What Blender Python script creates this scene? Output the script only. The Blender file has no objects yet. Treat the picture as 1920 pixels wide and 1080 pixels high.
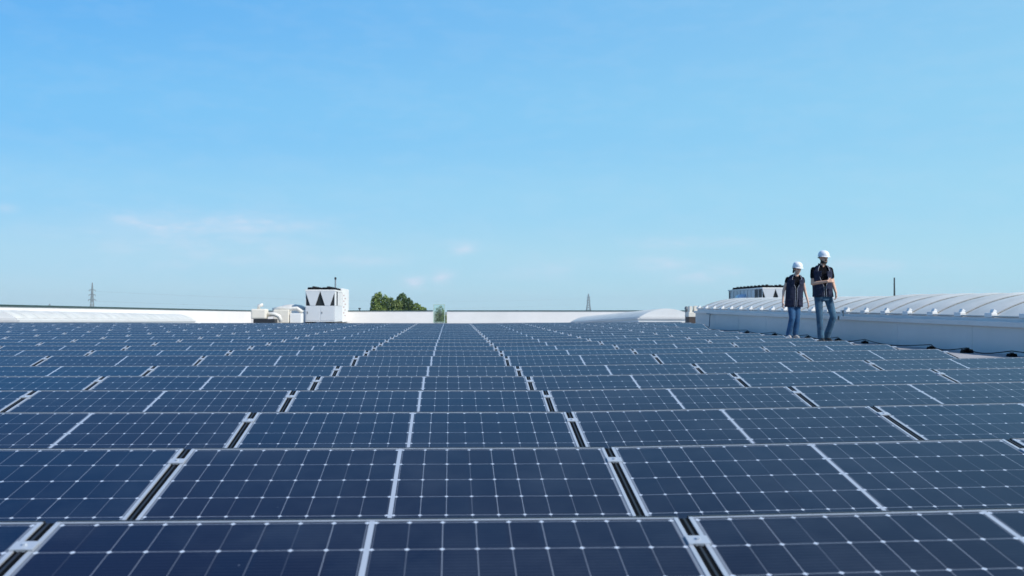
import bpy, bmesh, math, random
from mathutils import Vector, Matrix, noise
R = math.radians
random.seed(7)
SC = bpy.context.scene
COL = SC.collection
CZ = 10.84                      # eye height above the ground; the roof deck lies about ten metres up

# ------------------------------------------------------------------ camera
FPX, YAW, ROLL, PITCH = 1940.0, 0.0596, 0.0025, math.atan(43 / 1940.0)
cd = bpy.data.cameras.new("camera"); cam = bpy.data.objects.new("camera", cd); COL.objects.link(cam)
fw = Vector((math.sin(YAW) * math.cos(PITCH), math.cos(YAW) * math.cos(PITCH), math.sin(PITCH)))
rt = Vector((math.cos(YAW), -math.sin(YAW), 0)); up = rt.cross(fw)
c_, s_ = math.cos(ROLL), math.sin(ROLL)
r2 = rt * c_ + up * s_; u2 = up * c_ - rt * s_
M = Matrix((r2, u2, -fw)).transposed().to_4x4(); M.translation = Vector((0, 0, CZ))
cam.matrix_world = M
cd.sensor_width = 36; cd.lens = FPX / 1920 * 36
cd.clip_start = 0.05; cd.clip_end = 12000
cd.dof.use_dof = True; cd.dof.focus_distance = 9.0; cd.dof.aperture_fstop = 5.0
SC.camera = cam

# ------------------------------------------------------------------ light and sky
SUN_EL, SUN_AZ = R(42), R(122)       # azimuth clockwise from +Y: the sun stands to the right
w = bpy.data.worlds.new("World"); SC.world = w; w.use_nodes = True
nt = w.node_tree; nt.nodes.clear(); N = nt.nodes.new; L = nt.links.new
def nd(t, **k):
    n = N(t)
    for a, b in k.items(): setattr(n, a, b)
    return n
sky = nd('ShaderNodeTexSky', sky_type='NISHITA', sun_disc=False, sun_elevation=SUN_EL, sun_rotation=SUN_AZ,
         altitude=60, air_density=1.0, dust_density=0.6, ozone_density=2.0)
bg = nd('ShaderNodeBackground'); out = nd('ShaderNodeOutputWorld')
tc = nd('ShaderNodeTexCoord'); sep = nd('ShaderNodeSeparateXYZ'); L(tc.outputs['Generated'], sep.inputs[0])
ramp = nd('ShaderNodeValToRGB'); ramp.color_ramp.interpolation = 'EASE'
e = ramp.color_ramp.elements
SKYC = [(0.0, (.455, .70, .84)), (.045, (.39, .685, .895)), (.10, (.285, .63, .93)), (.17, (.180, .545, .94)), (.29, (.105, .44, .92)), (.55, (.045, .19, .59)), (1.0, (.03, .11, .37))]
for i, (p, c) in enumerate(SKYC):
    q = e[i] if i < 2 else e.new(p)
    q.position = p
for i, (p, c) in enumerate(SKYC): e[i].position = p; e[i].color = (*c, 1)
L(sep.outputs['Z'], ramp.inputs[0])
# the side towards the sun is paler
sidef = nd('ShaderNodeMapRange'); sidef.inputs['From Min'].default_value = -.42; sidef.inputs['From Max'].default_value = .75
sidef.inputs['To Min'].default_value = 0; sidef.inputs['To Max'].default_value = .62; L(sep.outputs['X'], sidef.inputs['Value'])
pale = nd('ShaderNodeMix', data_type='RGBA'); L(sidef.outputs[0], pale.inputs['Factor']); L(ramp.outputs[0], pale.inputs[6]); pale.inputs[7].default_value = (.42, .77, .90, 1)
scl = nd('ShaderNodeVectorMath', operation='SCALE'); L(pale.outputs[2], scl.inputs[0]); scl.inputs['Scale'].default_value = 1 / .13
hs = nd('ShaderNodeMix', data_type='RGBA'); hs.inputs['Factor'].default_value = .92; L(sky.outputs[0], hs.inputs[6]); L(scl.outputs[0], hs.inputs[7])
mp = nd('ShaderNodeMapping'); mp.inputs['Scale'].default_value = (1, 1, 3.2); L(tc.outputs['Generated'], mp.inputs[0])
nz = nd('ShaderNodeTexNoise'); nz.inputs['Scale'].default_value = 22; nz.inputs['Detail'].default_value = 7; nz.inputs['Roughness'].default_value = .6
L(mp.outputs[0], nz.inputs['Vector'])
nz2 = nd('ShaderNodeTexNoise'); nz2.inputs['Scale'].default_value = 14; nz2.inputs['Detail'].default_value = 3
L(mp.outputs[0], nz2.inputs['Vector'])
mul = nd('ShaderNodeMath', operation='MULTIPLY'); L(nz.outputs['Fac'], mul.inputs[0]); L(nz2.outputs['Fac'], mul.inputs[1])
cr = nd('ShaderNodeMapRange', interpolation_type='SMOOTHSTEP'); cr.inputs['From Min'].default_value = .42; cr.inputs['From Max'].default_value = .66
L(nz.outputs['Fac'], cr.inputs['Value'])
PUFFS = [(-0.2799, 0.0808, 0.0704, 0.0141, 0.80), (-0.1951, 0.0830, 0.0704, 0.0108, 0.75), (-0.2401, 0.0599, 0.1245, 0.0216, 0.35), (-0.4168, 0.0955, 0.0119, 0.0043, 0.90), (-0.0406, 0.0273, 0.0119, 0.0065, 0.90), (-0.0094, 0.0309, 0.0108, 0.0065, 0.90), (0.0081, 0.0603, 0.0119, 0.0065, 0.70), (0.0856, 0.0429, 0.0325, 0.0108, 0.35), (0.2321, 0.0677, 0.0487, 0.0054, 0.55), (0.2058, 0.0463, 0.0325, 0.0065, 0.60), (0.2533, 0.0362, 0.0433, 0.0087, 0.55), (-0.3934, 0.3107, 0.0704, 0.0119, 0.55), (-0.1043, 0.0482, 0.0487, 0.0076, 0.40), (0.4082, 0.0462, 0.0812, 0.0076, 0.35)]      # heading, height, half widths and strength of the faint clouds low in the sky
def M2(op, a, b=None):
    q = nd('ShaderNodeMath', operation=op)
    for i_, v_ in enumerate((a, b)):
        if v_ is None: continue
        if isinstance(v_, (int, float)): q.inputs[i_].default_value = v_
        else: L(v_, q.inputs[i_])
    return q.outputs[0]
cu = M2('DIVIDE', sep.outputs['X'], M2('MAXIMUM', sep.outputs['Y'], .05)); cv = M2('DIVIDE', sep.outputs['Z'], M2('MAXIMUM', sep.outputs['Y'], .05))
wob = M2('MULTIPLY', M2('SUBTRACT', nz2.outputs['Fac'], .5), .06)
cu = M2('ADD', cu, wob); acc = None
for (pu, pv_, pa, pb, ps) in PUFFS:
    a_ = M2('POWER', M2('ABSOLUTE', M2('DIVIDE', M2('SUBTRACT', cu, pu), pa)), 2.0); b_ = M2('POWER', M2('ABSOLUTE', M2('DIVIDE', M2('SUBTRACT', cv, pv_), pb)), 2.0)
    g_ = M2('MULTIPLY', M2('EXPONENT', M2('MULTIPLY', M2('ADD', a_, b_), -1.0)), ps)
    acc = g_ if acc is None else M2('MAXIMUM', acc, g_)
front = M2('GREATER_THAN', sep.outputs['Y'], .06)
general = M2('MULTIPLY', cr.outputs[0], .06)
class _o: pass
el2 = _o(); el2.outputs = [M2('MULTIPLY', M2('ADD', M2('MULTIPLY', acc, M2('ADD', M2('MULTIPLY', cr.outputs[0], .7), .38)), general), front)]
el3 = nd('ShaderNodeMath', operation='MULTIPLY'); L(el2.outputs[0], el3.inputs[0]); el3.inputs[1].default_value = .8
mx = nd('ShaderNodeMix', data_type='RGBA'); L(el3.outputs[0], mx.inputs['Factor']); L(hs.outputs[2], mx.inputs[6])
mx.inputs[7].default_value = (5.1, 5.9, 7.1, 1)
L(mx.outputs[2], bg.inputs['Color']); bg.inputs['Strength'].default_value = 0.13
L(bg.outputs[0], out.inputs['Surface'])
sd = bpy.data.lights.new("sun", 'SUN'); sd.energy = 4.6; sd.angle = R(.5); sd.color = (1, .95, .88)
sun = bpy.data.objects.new("sun", sd); COL.objects.link(sun)
sv = Vector((math.sin(SUN_AZ) * math.cos(SUN_EL), math.cos(SUN_AZ) * math.cos(SUN_EL), math.sin(SUN_EL)))
sun.rotation_euler = sv.to_track_quat('Z', 'Y').to_euler(); sun.location = (30, 0, 60)
SC.view_settings.view_transform = 'Standard'; SC.view_settings.look = 'None'
SC.view_settings.exposure = 0.0; SC.view_settings.gamma = 1; SC.view_settings.use_curve_mapping = False

# ------------------------------------------------------------------ materials
def mat(name, col, rough=.6, metal=0.0, var=0.0, vscale=3.0, col2=None, bump=0.0, bscale=40, ior=1.5, trans=0, objrand=0.0, spec=None):
    m = bpy.data.materials.new(name); m.use_nodes = True
    t = m.node_tree; b = t.nodes['Principled BSDF']
    b.inputs['Roughness'].default_value = rough; b.inputs['Metallic'].default_value = metal; b.inputs['IOR'].default_value = ior
    b.inputs['Base Color'].default_value = (*col, 1)
    if trans: b.inputs['Transmission Weight'].default_value = trans
    if spec is not None: b.inputs['Specular IOR Level'].default_value = spec
    co = t.nodes.new('ShaderNodeTexCoord')
    if var or col2:
        n = t.nodes.new('ShaderNodeTexNoise'); n.inputs['Scale'].default_value = vscale; n.inputs['Detail'].default_value = 6
        n.inputs['Roughness'].default_value = .65
        t.links.new(co.outputs['Object'], n.inputs['Vector'])
        mr = t.nodes.new('ShaderNodeMapRange'); mr.inputs['From Min'].default_value = .32; mr.inputs['From Max'].default_value = .68
        t.links.new(n.outputs['Fac'], mr.inputs['Value'])
        mm = t.nodes.new('ShaderNodeMix'); mm.data_type = 'RGBA'
        t.links.new(mr.outputs[0], mm.inputs['Factor'])
        c2 = col2 or tuple(c * (1 - var) for c in col)
        mm.inputs[6].default_value = (*col, 1); mm.inputs[7].default_value = (*c2, 1)
        last = mm.outputs[2]
        if objrand:
            oi = t.nodes.new('ShaderNodeObjectInfo'); h = t.nodes.new('ShaderNodeHueSaturation')
            m2 = t.nodes.new('ShaderNodeMapRange'); m2.inputs['To Min'].default_value = 1 - objrand; m2.inputs['To Max'].default_value = 1 + objrand
            t.links.new(oi.outputs['Random'], m2.inputs['Value']); t.links.new(m2.outputs[0], h.inputs['Value'])
            t.links.new(last, h.inputs['Color']); last = h.outputs[0]
        t.links.new(last, b.inputs['Base Color'])
    if bump:
        n = t.nodes.new('ShaderNodeTexNoise'); n.inputs['Scale'].default_value = bscale; n.inputs['Detail'].default_value = 4
        t.links.new(co.outputs['Object'], n.inputs['Vector'])
        bp = t.nodes.new('ShaderNodeBump'); bp.inputs['Strength'].default_value = bump; bp.inputs['Distance'].default_value = .02
        t.links.new(n.outputs['Fac'], bp.inputs['Height']); t.links.new(bp.outputs[0], b.inputs['Normal'])
    return m

M_ALU = mat('anodised_aluminium', (.52, .56, .62), .42, .35, .12, 9)
M_BLACK = mat('black_plastic', (.003, .0035, .0045), .8, 0, .3, 8, spec=.1)
M_DARKMETAL = mat('dark_metal', (.03, .033, .04), .5, .3, .3, 6)
M_ROOF = mat('roof_membrane', (.34, .33, .34), .85, 0, 0, .35, (.24, .23, .24), .3, 6)
M_WHITE = mat('white_render', (.86, .83, .80), .8, 0, .10, .35, None, .12, 12)
M_CURB = mat('painted_curb_metal', (.64, .62, .60), .5, 0, .10, .8)
M_FLASH = mat('flashing_metal', (.68, .67, .66), .45, .1, .1, 2)
M_GLAZE = mat('milky_polycarbonate', (.72, .69, .63), .42, 0, .24, 1.6)
M_RIB = mat('grey_rib_metal', (.50, .50, .48), .5, .3, .15, 5)
M_COPING = mat('dark_green_coping', (.03, .07, .065), .5, .2, .2, 3)
M_CASE = mat('casing_grey_white', (.62, .64, .66), .5, 0, .06, 1.5)
M_CASEW = mat('casing_white', (.80, .79, .77), .5, 0, .05, 1.5)
M_COIL = mat('coil_black', (.012, .016, .018), .6, 0, .3, 20)
M_LOUV = mat('louvre_grey', (.16, .18, .20), .55, .2, .2, 8)
M_PINK = mat('faded_red_paint', (.42, .14, .11), .6, 0, .3, 12)
M_CREAM = mat('cream_insulation', (.80, .74, .64), .65, 0, .10, 4, None, .2, 9)
M_FOIL = mat('pale_pipe_cladding', (.76, .73, .67), .5, .1, .2, 5, None, .4, 8)
M_STEEL = mat('galvanised_steel', (.26, .30, .33), .6, .3, .2, .5)
M_BARK = mat('bark', (.07, .055, .04), .9, 0, .4, 6)
M_LAND = mat('ground_land', (.10, .13, .06), .95, 0, 0, .01, (.20, .17, .10))
M_GLASSG = mat('greenish_glass', (.80, .92, .86), .06, 0, ior=1.15, trans=.97)

def leafmat(name, a, b):
    m = mat(name, a, .6, 0, 0, .7, b, objrand=.05)
    m.node_tree.nodes['Principled BSDF'].inputs['Subsurface Weight'].default_value = 0
    return m
M_LEAF1 = leafmat('foliage_dark', (.08, .14, .022), (.22, .29, .06))
M_LEAF2 = leafmat('foliage_olive', (.09, .14, .03), (.19, .24, .06))
M_LEAF3 = leafmat('foliage_deep', (.035, .08, .022), (.10, .16, .04))

def cellmat():
    m = bpy.data.materials.new('solar_cells_under_glass'); m.use_nodes = True
    t = m.node_tree; b = t.nodes['Principled BSDF']
    def n(ty, **k):
        q = t.nodes.new(ty)
        for a, c in k.items(): setattr(q, a, c)
        return q
    def mth(op, a, b2=None, c=None, clamp=False):
        q = n('ShaderNodeMath', operation=op, use_clamp=clamp)
        for i, v in enumerate((a, b2, c)):
            if v is None: continue
            if isinstance(v, (int, float)): q.inputs[i].default_value = v
            else: t.links.new(v, q.inputs[i])
        return q.outputs[0]
    uv = n('ShaderNodeUVMap', uv_map='metres'); sp = n('ShaderNodeSeparateXYZ'); t.links.new(uv.outputs[0], sp.inputs[0])
    X, S = sp.outputs[0], sp.outputs[1]
    ax = mth('ABSOLUTE', X)
    PX, PV, X0, V0 = .0918, .18233, .0125, .020
    du = mth('SUBTRACT', ax, X0); fu = mth('DIVIDE', du, PX); ru = mth('ROUND', fu)
    ddu = mth('MULTIPLY', mth('ABSOLUTE', mth('SUBTRACT', fu, ru)), PX)
    dv = mth('SUBTRACT', S, V0); fv = mth('DIVIDE', dv, PV); rv = mth('ROUND', fv)
    ddv = mth('MULTIPLY', mth('ABSOLUTE', mth('SUBTRACT', fv, rv)), PV)
    def band(d, wd, soft=.0006):
        q = n('ShaderNodeMapRange'); q.inputs['From Min'].default_value = wd + soft; q.inputs['From Max'].default_value = wd - soft
        t.links.new(d, q.inputs['Value']); return q.outputs[0]
    oi = n('ShaderNodeObjectInfo')
    # every string line is a little different in brightness
    wn = n('ShaderNodeTexWhiteNoise', noise_dimensions='2D'); cb = n('ShaderNodeCombineXYZ')
    t.links.new(mth('ADD', ru, mth('MULTIPLY', mth('SIGN', X), 31.0)), cb.inputs[0]); t.links.new(mth('MULTIPLY', oi.outputs['Random'], 91.0), cb.inputs[1])
    t.links.new(cb.outputs[0], wn.inputs['Vector'])
    lv = mth('MULTIPLY', band(ddu, .0010), mth('MULTIPLY_ADD', wn.outputs['Value'], .42, .06))
    lh = mth('MULTIPLY', band(ddv, .0014), .42)
    dia = band(mth('ADD', ddu, ddv), .0085)
    strip = mth('MULTIPLY', band(ax, .0078), .72)
    edge = mth('SUBTRACT', 1.0, band(ax, .8385))
    top = mth('MULTIPLY', band(S, .009), .35); bot = mth('SUBTRACT', 1.0, band(S, 1.1155))
    mask = mth('MAXIMUM', mth('MAXIMUM', lv, lh), mth('MAXIMUM', dia, strip))
    mask = mth('MAXIMUM', mask, mth('MAXIMUM', mth('MULTIPLY', edge, .32), mth('MAXIMUM', top, bot)))
    # thin busbars
    fb = mth('ABSOLUTE', mth('SUBTRACT', mth('FRACT', mth('DIVIDE', dv, .0182)), .5))
    bus = mth('MULTIPLY', band(mth('MULTIPLY', fb, .0182), .0005, .0003), .05)
    mask = mth('MAXIMUM', mask, bus)
    # cell colour: per panel and per cell shifts
    wc = n('ShaderNodeTexWhiteNoise', noise_dimensions='3D'); cc = n('ShaderNodeCombineXYZ')
    t.links.new(mth('FLOOR', mth('DIVIDE', X, PX)), cc.inputs[0]); t.links.new(mth('FLOOR', fv), cc.inputs[1]); t.links.new(mth('MULTIPLY', oi.outputs['Random'], 57.0), cc.inputs[2])
    t.links.new(cc.outputs[0], wc.inputs['Vector'])
    rmix = mth('ADD', mth('MULTIPLY', oi.outputs['Random'], .75), mth('MULTIPLY', wc.outputs['Value'], .25))
    ca = n('ShaderNodeMix', data_type='RGBA'); t.links.new(rmix, ca.inputs['Factor'])
    ca.inputs[6].default_value = (.0020, .0080, .0280, 1); ca.inputs[7].default_value = (.0075, .0060, .0175, 1)
    co = n('ShaderNodeTexCoord'); dn = n('ShaderNodeTexNoise'); dn.inputs['Scale'].default_value = 2.2; dn.inputs['Detail'].default_value = 8; dn.inputs['Roughness'].default_value = .7
    vm = n('ShaderNodeVectorMath', operation='ADD'); cz = n('ShaderNodeCombineXYZ'); t.links.new(mth('MULTIPLY', oi.outputs['Random'], 40.0), cz.inputs[2])
    t.links.new(co.outputs['Object'], vm.inputs[0]); t.links.new(cz.outputs[0], vm.inputs[1]); t.links.new(vm.outputs[0], dn.inputs['Vector'])
    dust = n('ShaderNodeMapRange'); dust.inputs['From Min'].default_value = .45; dust.inputs['From Max'].default_value = .85; dust.inputs['To Max'].default_value = .075
    t.links.new(dn.outputs['Fac'], dust.inputs['Value'])
    # small specks and droppings
    vo = n('ShaderNodeTexVoronoi'); vo.inputs['Scale'].default_value = 7; t.links.new(vm.outputs[0], vo.inputs['Vector'])
    sk = n('ShaderNodeMapRange'); sk.inputs['From Min'].default_value = .03; sk.inputs['From Max'].default_value = .015; sk.inputs['To Max'].default_value = .35
    t.links.new(vo.outputs['Distance'], sk.inputs['Value'])
    cm = n('ShaderNodeMix', data_type='RGBA'); t.links.new(mask, cm.inputs['Factor']); t.links.new(ca.outputs[2], cm.inputs[6]); cm.inputs[7].default_value = (.50, .56, .66, 1)
    cdm = n('ShaderNodeMix', data_type='RGBA'); t.links.new(mth('MAXIMUM', dust.outputs[0], sk.outputs[0]), cdm.inputs['Factor']); t.links.new(cm.outputs[2], cdm.inputs[6]); cdm.inputs[7].default_value = (.24, .29, .37, 1)
    t.links.new(cdm.outputs[2], b.inputs['Base Color'])
    b.inputs['IOR'].default_value = 1.25; b.inputs['Specular Tint'].default_value = (.42, .62, 1.0, 1)   # blue anti-reflective coating
    rr = n('ShaderNodeMapRange'); rr.inputs['To Min'].default_value = .12; rr.inputs['To Max'].default_value = .26; t.links.new(dn.outputs['Fac'], rr.inputs['Value'])
    t.links.new(rr.outputs[0], b.inputs['Roughness'])
    return m
M_CELL = cellmat()

# ------------------------------------------------------------------ mesh helpers
class MB:
    def __init__(s): s.b = bmesh.new()
    def box(s, c, d, rot=None, bev=0):
        r = bmesh.ops.create_cube(s.b, size=1)
        m = Matrix.Translation(c) @ (rot.to_4x4() if rot else Matrix()) @ Matrix.Diagonal((*d, 1))
        bmesh.ops.transform(s.b, matrix=m, verts=r['verts'])
        if bev:
            es = list({e for v in r['verts'] for e in v.link_edges})
            bmesh.ops.bevel(s.b, geom=es, offset=bev, segments=2, affect='EDGES', profile=.6)
        return s
    def mm(s, a, b, bev=0): return s.box([(a[i] + b[i]) / 2 for i in range(3)], [abs(b[i] - a[i]) for i in range(3)], None, bev)
    def prism(s, pts, off):
        vs = [s.b.verts.new(p) for p in pts]; ve = [s.b.verts.new(Vector(p) + Vector(off)) for p in pts]
        n = len(pts); s.b.faces.new(vs); s.b.faces.new(ve[::-1])
        for i in range(n): s.b.faces.new((vs[i], ve[i], ve[(i + 1) % n], vs[(i + 1) % n]))
        return s
    def tube(s, pts, rad, seg=8, cap=True):
        pts = [Vector(p) for p in pts]; n = len(pts)
        if not hasattr(rad, '__len__'): rad = [rad] * n
        rings = []; prev = None
        for i, p in enumerate(pts):
            t = (pts[min(i + 1, n - 1)] - pts[max(i - 1, 0)]).normalized()
            a = prev if prev else (Vector((0, 0, 1)) if abs(t.z) < .9 else Vector((1, 0, 0)))
            x = (a - t * a.dot(t)).normalized(); prev = x; y = t.cross(x)
            rings.append([s.b.verts.new(p + (x * math.cos(2 * math.pi * k / seg) + y * math.sin(2 * math.pi * k / seg)) * rad[i]) for k in range(seg)])
        for i in range(n - 1):
            for k in range(seg):
                s.b.faces.new((rings[i][k], rings[i][(k + 1) % seg], rings[i + 1][(k + 1) % seg], rings[i + 1][k]))
        if cap: s.b.faces.new(rings[0][::-1]); s.b.faces.new(rings[-1])
        return s
    def loft(s, secs, seg=20, cap=True):
        """secs: (centre, half width, half depth, power)"""
        rings = []
        for q in secs:
            c, a, b = q[:3]; pw = q[3] if len(q) > 3 else 2.0
            ring = []
            for k in range(seg):
                th = 2 * math.pi * k / seg; cx, sy = math.cos(th), math.sin(th)
                e = 2 / pw
                ring.append(s.b.verts.new((c[0] + a * math.copysign(abs(cx) ** e, cx), c[1] + b * math.copysign(abs(sy) ** e, sy), c[2])))
            rings.append(ring)
        for i in range(len(rings) - 1):
            for k in range(seg):
                s.b.faces.new((rings[i][k], rings[i][(k + 1) % seg], rings[i + 1][(k + 1) % seg], rings[i + 1][k]))
        if cap: s.b.faces.new(rings[0][::-1]); s.b.faces.new(rings[-1])
        return s
    def ball(s, c, r, rot=None, seg=14):
        if not hasattr(r, '__len__'): r = (r, r, r)
        q = bmesh.ops.create_uvsphere(s.b, u_segments=seg, v_segments=max(6, seg * 2 // 3), radius=1)
        bmesh.ops.transform(s.b, matrix=Matrix.Translation(c) @ (rot.to_4x4() if rot else Matrix()) @ Matrix.Diagonal((*r, 1)), verts=q['verts'])
        return s
    def cap(s, p0, r0, p1, r1):     # tapered capsule
        s.tube([p0, p1], [r0, r1], 14); s.ball(p0, r0, None, 12); s.ball(p1, r1, None, 12); return s
    def build(s, name, m, parent=None, loc=(0, 0, 0), smooth=False):
        bmesh.ops.recalc_face_normals(s.b, faces=s.b.faces[:])
        me = bpy.data.meshes.new(name); s.b.to_mesh(me); s.b.free()
        if m: me.materials.append(m)
        if smooth:
            for p in me.polygons: p.use_smooth = True
        o = bpy.data.objects.new(name, me); COL.objects.link(o); o.parent = parent; o.location = loc
        return o
def tag(o, label=None, cat=None, group=None, kind=None):
    if label: o['label'] = label
    if cat: o['category'] = cat
    if group: o['group'] = group
    if kind: o['kind'] = kind
    return o
def thing(name, loc, label, cat, group=None, rz=0):
    o = bpy.data.objects.new(name, None); COL.objects.link(o); o.location = loc; o.rotation_euler = (0, 0, rz)
    o.empty_display_size = .2
    return tag(o, label, cat, group)
def copy_tree(o, parent=None):
    c = o.copy(); COL.objects.link(c)
    if parent: c.parent = parent
    for ch in list(o.children): copy_tree(ch, c)
    return c
def bake(o, mods):
    for ty, kw in mods:
        md = o.modifiers.new(ty, ty)
        for k, v in kw.items(): setattr(md, k, v)
    dg = bpy.context.evaluated_depsgraph_get(); dg.update()
    me = bpy.data.meshes.new_from_object(o.evaluated_get(dg))
    ms = list(o.data.materials); o.modifiers.clear(); o.data = me
    if not me.materials:
        for m_ in ms: me.materials.append(m_)
    for p in me.polygons: p.use_smooth = True
    return o

# ------------------------------------------------------------------ the roof deck
def lift(x, y):
    if x >= 0:
        v = min(.018 * (math.sqrt(x * x + 1) - 1), .10) if x < 6.4 else .10
    else:
        v = .018 * (math.sqrt(x * x + 1) - 1) / (1 + .35 * x * x)
    return v * (1 - .35 * max(0, min(1, (y - 15) / 21)))
def ztop(x, y): return CZ - .606 + .0054 * y + lift(x, y)      # level of the panels' upper edges
HP = .235                                                       # panel top edge above the deck
def zroof(x, y):
    if y <= 36.5: return ztop(x, y) - HP
    return ztop(x, 36.5) - HP - .008 * (y - 36.5)
g = MB(); xs = [-17.6] + [-16 + i for i in range(0, 25)] + [9.5, 12, 20, 34]; ys = [-12 + i * 2 for i in range(0, 53)]
V = [[g.b.verts.new((x, y, zroof(x, y))) for x in xs] for y in ys]
for j in range(len(ys) - 1):
    for i in range(len(xs) - 1): g.b.faces.new((V[j][i], V[j][i + 1], V[j + 1][i + 1], V[j + 1][i]))
rim = V[0] + [r[-1] for r in V[1:]] + V[-1][-2::-1] + [r[0] for r in V[-2:0:-1]]
low = [g.b.verts.new((v.co.x, v.co.y, .0)) for v in rim]
for i in range(len(rim)): g.b.faces.new((rim[i], low[i], low[(i + 1) % len(rim)], rim[(i + 1) % len(rim)]))
tag(g.build('roof', M_ROOF), kind='structure')
g = MB(); g.b.faces.new([g.b.verts.new(p) for p in ((-6000, -3000, -.05), (6000, -3000, -.05), (6000, 9000, -.05), (-6000, 9000, -.05))])
tag(g.build('ground', M_LAND), kind='structure')

# ------------------------------------------------------------------ solar panels
TAU = R(10.1); CT, ST = math.cos(TAU), math.sin(TAU); W2, LEN, PITCHX = .861, 1.134, 1.757
RT = Matrix.Rotation(TAU, 3, 'X')
def P(x, s, h=0): return Vector((x, -s * CT - h * ST, HP - s * ST + h * CT))
def tbox(mb, x0, x1, s0, s1, h0, h1, bev=0):
    c = P((x0 + x1) / 2, (s0 + s1) / 2, (h0 + h1) / 2); mb.box(c, (x1 - x0, s1 - s0, h1 - h0), RT, bev)
def make_panel():
    root = thing('solar_panel', (0, 0, 0), 'x', 'solar panel', 'solar panels set out in tilted rows on the roof')
    f = MB()
    tbox(f, -W2, -W2 + .012, 0, LEN, -.034, 0); tbox(f, W2 - .012, W2, 0, LEN, -.034, 0)
    tbox(f, -W2 + .012, W2 - .012, 0, .0055, -.034, -.0004); tbox(f, -W2 + .012, W2 - .012, LEN - .012, LEN, -.034, -.0004)
    f.build('frame', M_ALU, root)
    c = MB(); x = W2 - .012; vs = [c.b.verts.new(P(a, s, -.0022)) for a, s in ((-x, .0055), (-x, LEN - .012), (x, LEN - .012), (x, .0055))]
    vb = [c.b.verts.new(P(a, s, -.008)) for a, s in ((-x, .0055), (-x, LEN - .012), (x, LEN - .012), (x, .0055))]
    c.b.faces.new(vs); c.b.faces.new(vb[::-1])
    for i in range(4): c.b.faces.new((vs[i], vb[i], vb[(i + 1) % 4], vs[(i + 1) % 4]))
    o = c.build('cell_sheet', M_CELL, root)
    uv = o.data.uv_layers.new(name='metres')
    for lp in o.data.loops:
        co = o.data.vertices[lp.vertex_index].co
        uv.data[lp.index].uv = (co.x, math.hypot(co.y, co.z - HP))
    r = MB(); xr = W2 + .0175
    tbox(r, xr - .045, xr + .045, .0, LEN + .03, -.075, -.036); tbox(r, xr - .0155, xr + .0155, .004, LEN - .002, -.0355, -.0025)  # second box: added black filler that stands in for the gap's shade
    zl = lambda s: HP - s * ST - .07
    for s_ in (.08, .95): r.mm((xr - .07, -s_ * CT - .09, 0.0), (xr + .07, -s_ * CT + .09, max(zl(s_), .012)))
    r.build('rail_and_gap_shade', M_BLACK, root)
    q = MB(); tbox(q, xr - .004, xr + .003, .006, LEN - .004, -.0023, -.0008); q.build('rail_lip', M_DARKMETAL, root)
    d = MB(); a, b_ = P(0, -.006, -.003), P(0, -.006, -.03)
    d.prism([(-W2, .003, HP + .0012), (-W2, .014, HP + .0012), (-W2, .17, .002), (-W2, .155, .002)], (2 * W2, 0, 0))
    d.build('wind_deflector', M_DARKMETAL, root)
    for s_ in (.17, .93):
        k = MB(); tbox(k, xr - .030, xr + .030, s_ - .026, s_ + .026, .0006, .0055, .001)
        tbox(k, xr - .011, xr + .011, s_ - .026, s_ + .026, -.035, .0004); 
        c0 = P(xr, s_, .0055); k.tube([c0, P(xr, s_, .011)], .007, 6)
        k.build('clamp', M_ALU, root)
    return root
ORD = ['first', 'second', 'third', 'fourth', 'fifth', 'sixth', 'seventh', 'eighth', 'ninth', 'tenth', 'eleventh', 'twelfth', 'thirteenth',
       'fourteenth', 'fifteenth', 'sixteenth', 'seventeenth', 'eighteenth', 'nineteenth', 'twentieth', 'twenty-first', 'twenty-second', 'twenty-third']
panel0 = make_panel(); first = True
rows = [2, 3, 4, 5, 6, 7] + [8.388 + i for i in range(16)]
PD = 1.4603; XG = .667
rnd = random.Random(3)
for ri, d in enumerate(rows):
    Y = d * PD
    kmin = math.ceil((-.423 * Y - XG) / PITCHX - 1e-6) - 1 + 1   # gap index left of which the frame ends
    kmin = max(kmin - 1, -9)
    kmax = 3 if Y < 31 else 4
    if ri < 2: kmax = 2
    dx = rnd.uniform(-.006, .006)
    for k in range(kmin, kmax + 1):
        xc = XG + (k - .5) * PITCHX + dx
        o = panel0 if first else copy_tree(panel0); first = False
        zl_, zr_ = zroof(xc - W2, Y), zroof(xc + W2, Y)
        jy = rnd.uniform(-.002, .002) if ri < 4 else rnd.uniform(-.008, .008)
        o.location = (xc, Y + jy, (zl_ + zr_) / 2 + rnd.uniform(0, .003))
        o.rotation_euler = (R(.31 + rnd.uniform(-1, 1) * (.15 if ri < 4 else .3)), -math.atan2(zr_ - zl_, 2 * W2) + R(rnd.uniform(-.05, .05)), R(rnd.uniform(-.04, .04)))
        row = ORD[ri]
        if k == 0: lb = f'solar panel in {row} row from the front, in the column facing the parapet gap'
        else: lb = f'solar panel in {row} row from front, {ORD[abs(k) - 1]} {"left" if k < 0 else "right"} of column facing parapet gap'
        o['label'] = lb

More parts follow.
